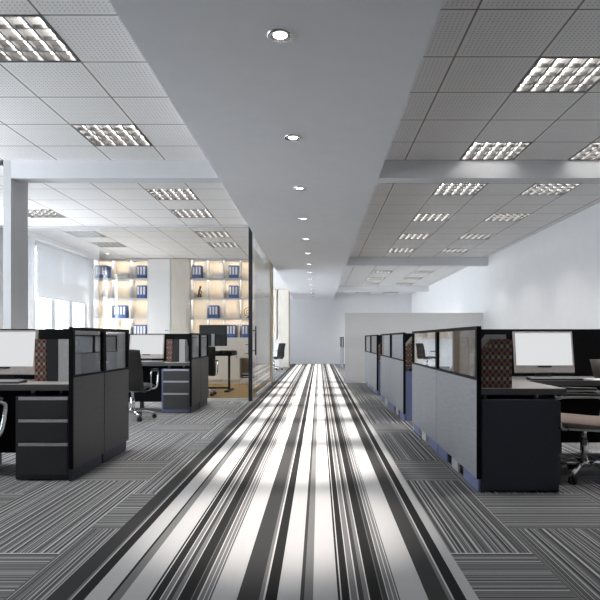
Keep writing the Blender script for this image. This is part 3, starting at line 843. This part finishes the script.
b = nb(); bx(b, (-.12, -.16, .03), (.12, -.12, .04)); obj('paper_tray', b, M['paper'], root)
b = nb(); prism(b, [(-.1, .09), (.1, .09), (.1, .12), (-.06, .12)], 'x', -.13, .13); obj('lid', b, M['handle'], root)
# tall cabinets
def tall_cabinet(label, x0, x1, y0, y1, nd, hx, group='tall ash cabinets', side=True):
    root = thing('tall_cabinet', label, 'cabinet', (x0, y0, 0), 0, group)
    Wd = x1-x0; D = y1-y0
    b = nb(); bx(b, (0, .018, .004), (Wd-.02, D, 3.06)); obj('body', b, M['pale'], root)
    b = nb(); bx(b, (Wd-.02, 0, .004), (Wd, D, 3.06)); obj('side_panel', b, M['oakedge'] if side else M['pale'], root)
    for i in range(nd):
        xa, xb = (Wd-.02)*i/nd+.002, (Wd-.02)*(i+1)/nd-.002
        b = nb(); bx(b, (xa, 0, .08), (xb, .018, 3.05), .0015); dd = obj('door', b, M['pale'], root)
        h = xb-.05 if hx > 0 else xa+.06
        b = nb(); tube(b, [(h, -.03, 1.35), (h, -.03, 1.82)], .008, 8)
        for z in (1.38, 1.79): tube(b, [(h, 0, z), (h, -.03, z)], .006, 6)
        obj('handle', b, M['alu'], dd)
    return root
tall_cabinet('tall ash cabinet between the white door and the right bookcase', -3.61, -3.155, 14.12, 14.74, 1, 1, side=False)
tall_cabinet('tall ash cabinet with tan side at the aisle corner of the glass office', -1.545, -1.17, 14.14, 14.74, 1, -1)
tall_cabinet('tall ash cabinet at the far left end of the aisle', -1.61, -1.17, 22.7, 23.2, 1, -1)
# closing wall block of the far cabinets
bm = nb(); bx(bm, (XL, 23.21, 0), (OX, 23.33, ZC)); struct('wall_far', bm, M['wall'])
# white door in the back wall of the office
d = sempty('door_2', (-4.18, 14.12, 0))
bm = nb(); bx(bm, (0, .02, .005), (.565, .44, 3.06)); struct('door_frame', bm, M['wall'], d)
bm = nb(); bx(bm, (.02, 0, .01), (.545, .02, 3.05), .002); struct('door_leaf', bm, M['whitelac'], d)
bm = nb(); cyl(bm, (.50, 0, 1.30), (.50, -.05, 1.30), .012, n=10); tube(bm, [(.50, -.045, 1.30), (.40, -.05, 1.30)], .009, 8); struct('door_handle', bm, M['chrome'], d)

# black office desk with its monitor
root = thing('office_table', 'black table on T-shaped legs inside the glass office', 'table', (-1.78, 11.75, 0))
b = nb(); bx(b, (-1.6, 0, .745), (0, .75, .845), .004); obj('table_top', b, M['black'], root)
for x in (-1.5, -.10):
    b = nb(); bx(b, (x-.02, .33, .025), (x+.02, .40, .745)); bx(b, (x-.05, .02, .004), (x+.05, .73, .03), .004); obj('leg', b, M['black'], root)
b = nb(); bx(b, (-1.48, .34, .05), (-.12, .37, .085)); obj('stretcher', b, M['black'], root)
root = thing('office_monitor', 'large black monitor seen from behind on the glass office table', 'monitor', (-2.20, 12.02, .845))
b = nb(); bx(b, (-.29, 0, .10), (.29, .03, .54), .008); obj('housing', b, M['charcoal'], root)
b = nb(); bx(b, (-.275, .03, .12), (.275, .033, .525)); obj('screen', b, M['black'], root)
b = nb(); bx(b, (-.03, -.025, .01), (.03, 0, .35)); bx(b, (-.13, -.10, 0), (.13, .12, .012), .003); obj('stand', b, M['alu'], root)

# far white desk past the office
root = thing('white_table', 'white table far past the glass office', 'table', (-2.7, 20.9, 0))
b = nb(); bx(b, (0, 0, .70), (1.25, .7, .73), .003); obj('table_top', b, M['whitelac'], root)
for x in (.03, 1.18):
    for y in (.03, .63):
        b = nb(); bx(b, (x, y, 0), (x+.04, y+.04, .70)); obj('leg', b, M['whitelac'], root)

# ---------------------------------------------------------------- frosted screen
root = thing('frosted_screen', 'wide frosted glass screen standing behind the third right workstation', 'screen', (.645, 14.32, 0))
b = nb(); bx(b, (0, -.006, .03), (XR-.645-.005, .006, 1.74)); obj('frosted_pane', b, M['frost'], root)
b = nb(); bx(b, (0, -.02, 0), (XR-.645-.005, .02, .03)); obj('base_rail', b, M['shelf'], root)

# ---------------------------------------------------------------- roller blinds
for n, (a, b_) in enumerate(((11.345, 12.545), (12.55, 13.95))):
    root = thing('roller_blind', 'white roller blind on the window wall, %s of the two' % ['nearer', 'farther'][n], 'blind', (XL+.06, a, 0), 0, 'roller blinds on the left window')
    b = nb(); bx(b, (-.002, 0, 1.94), (.002, b_-a, 3.0)); obj('cloth', b, M['blind'], root)
    b = nb(); bx(b, (-.003, .0, 2.02), (.006, b_-a, 2.32)); obj('lower_band', b, M['blind'], root)
    b = nb(); bx(b, (-.012, 0, 1.915), (.012, b_-a, 1.945), .004); obj('bottom_rail', b, M['shelf'], root)
    b = nb(); cyl(b, (0, 0, 3.0), (0, b_-a, 3.0), .03); obj('roller', b, M['shelf'], root)
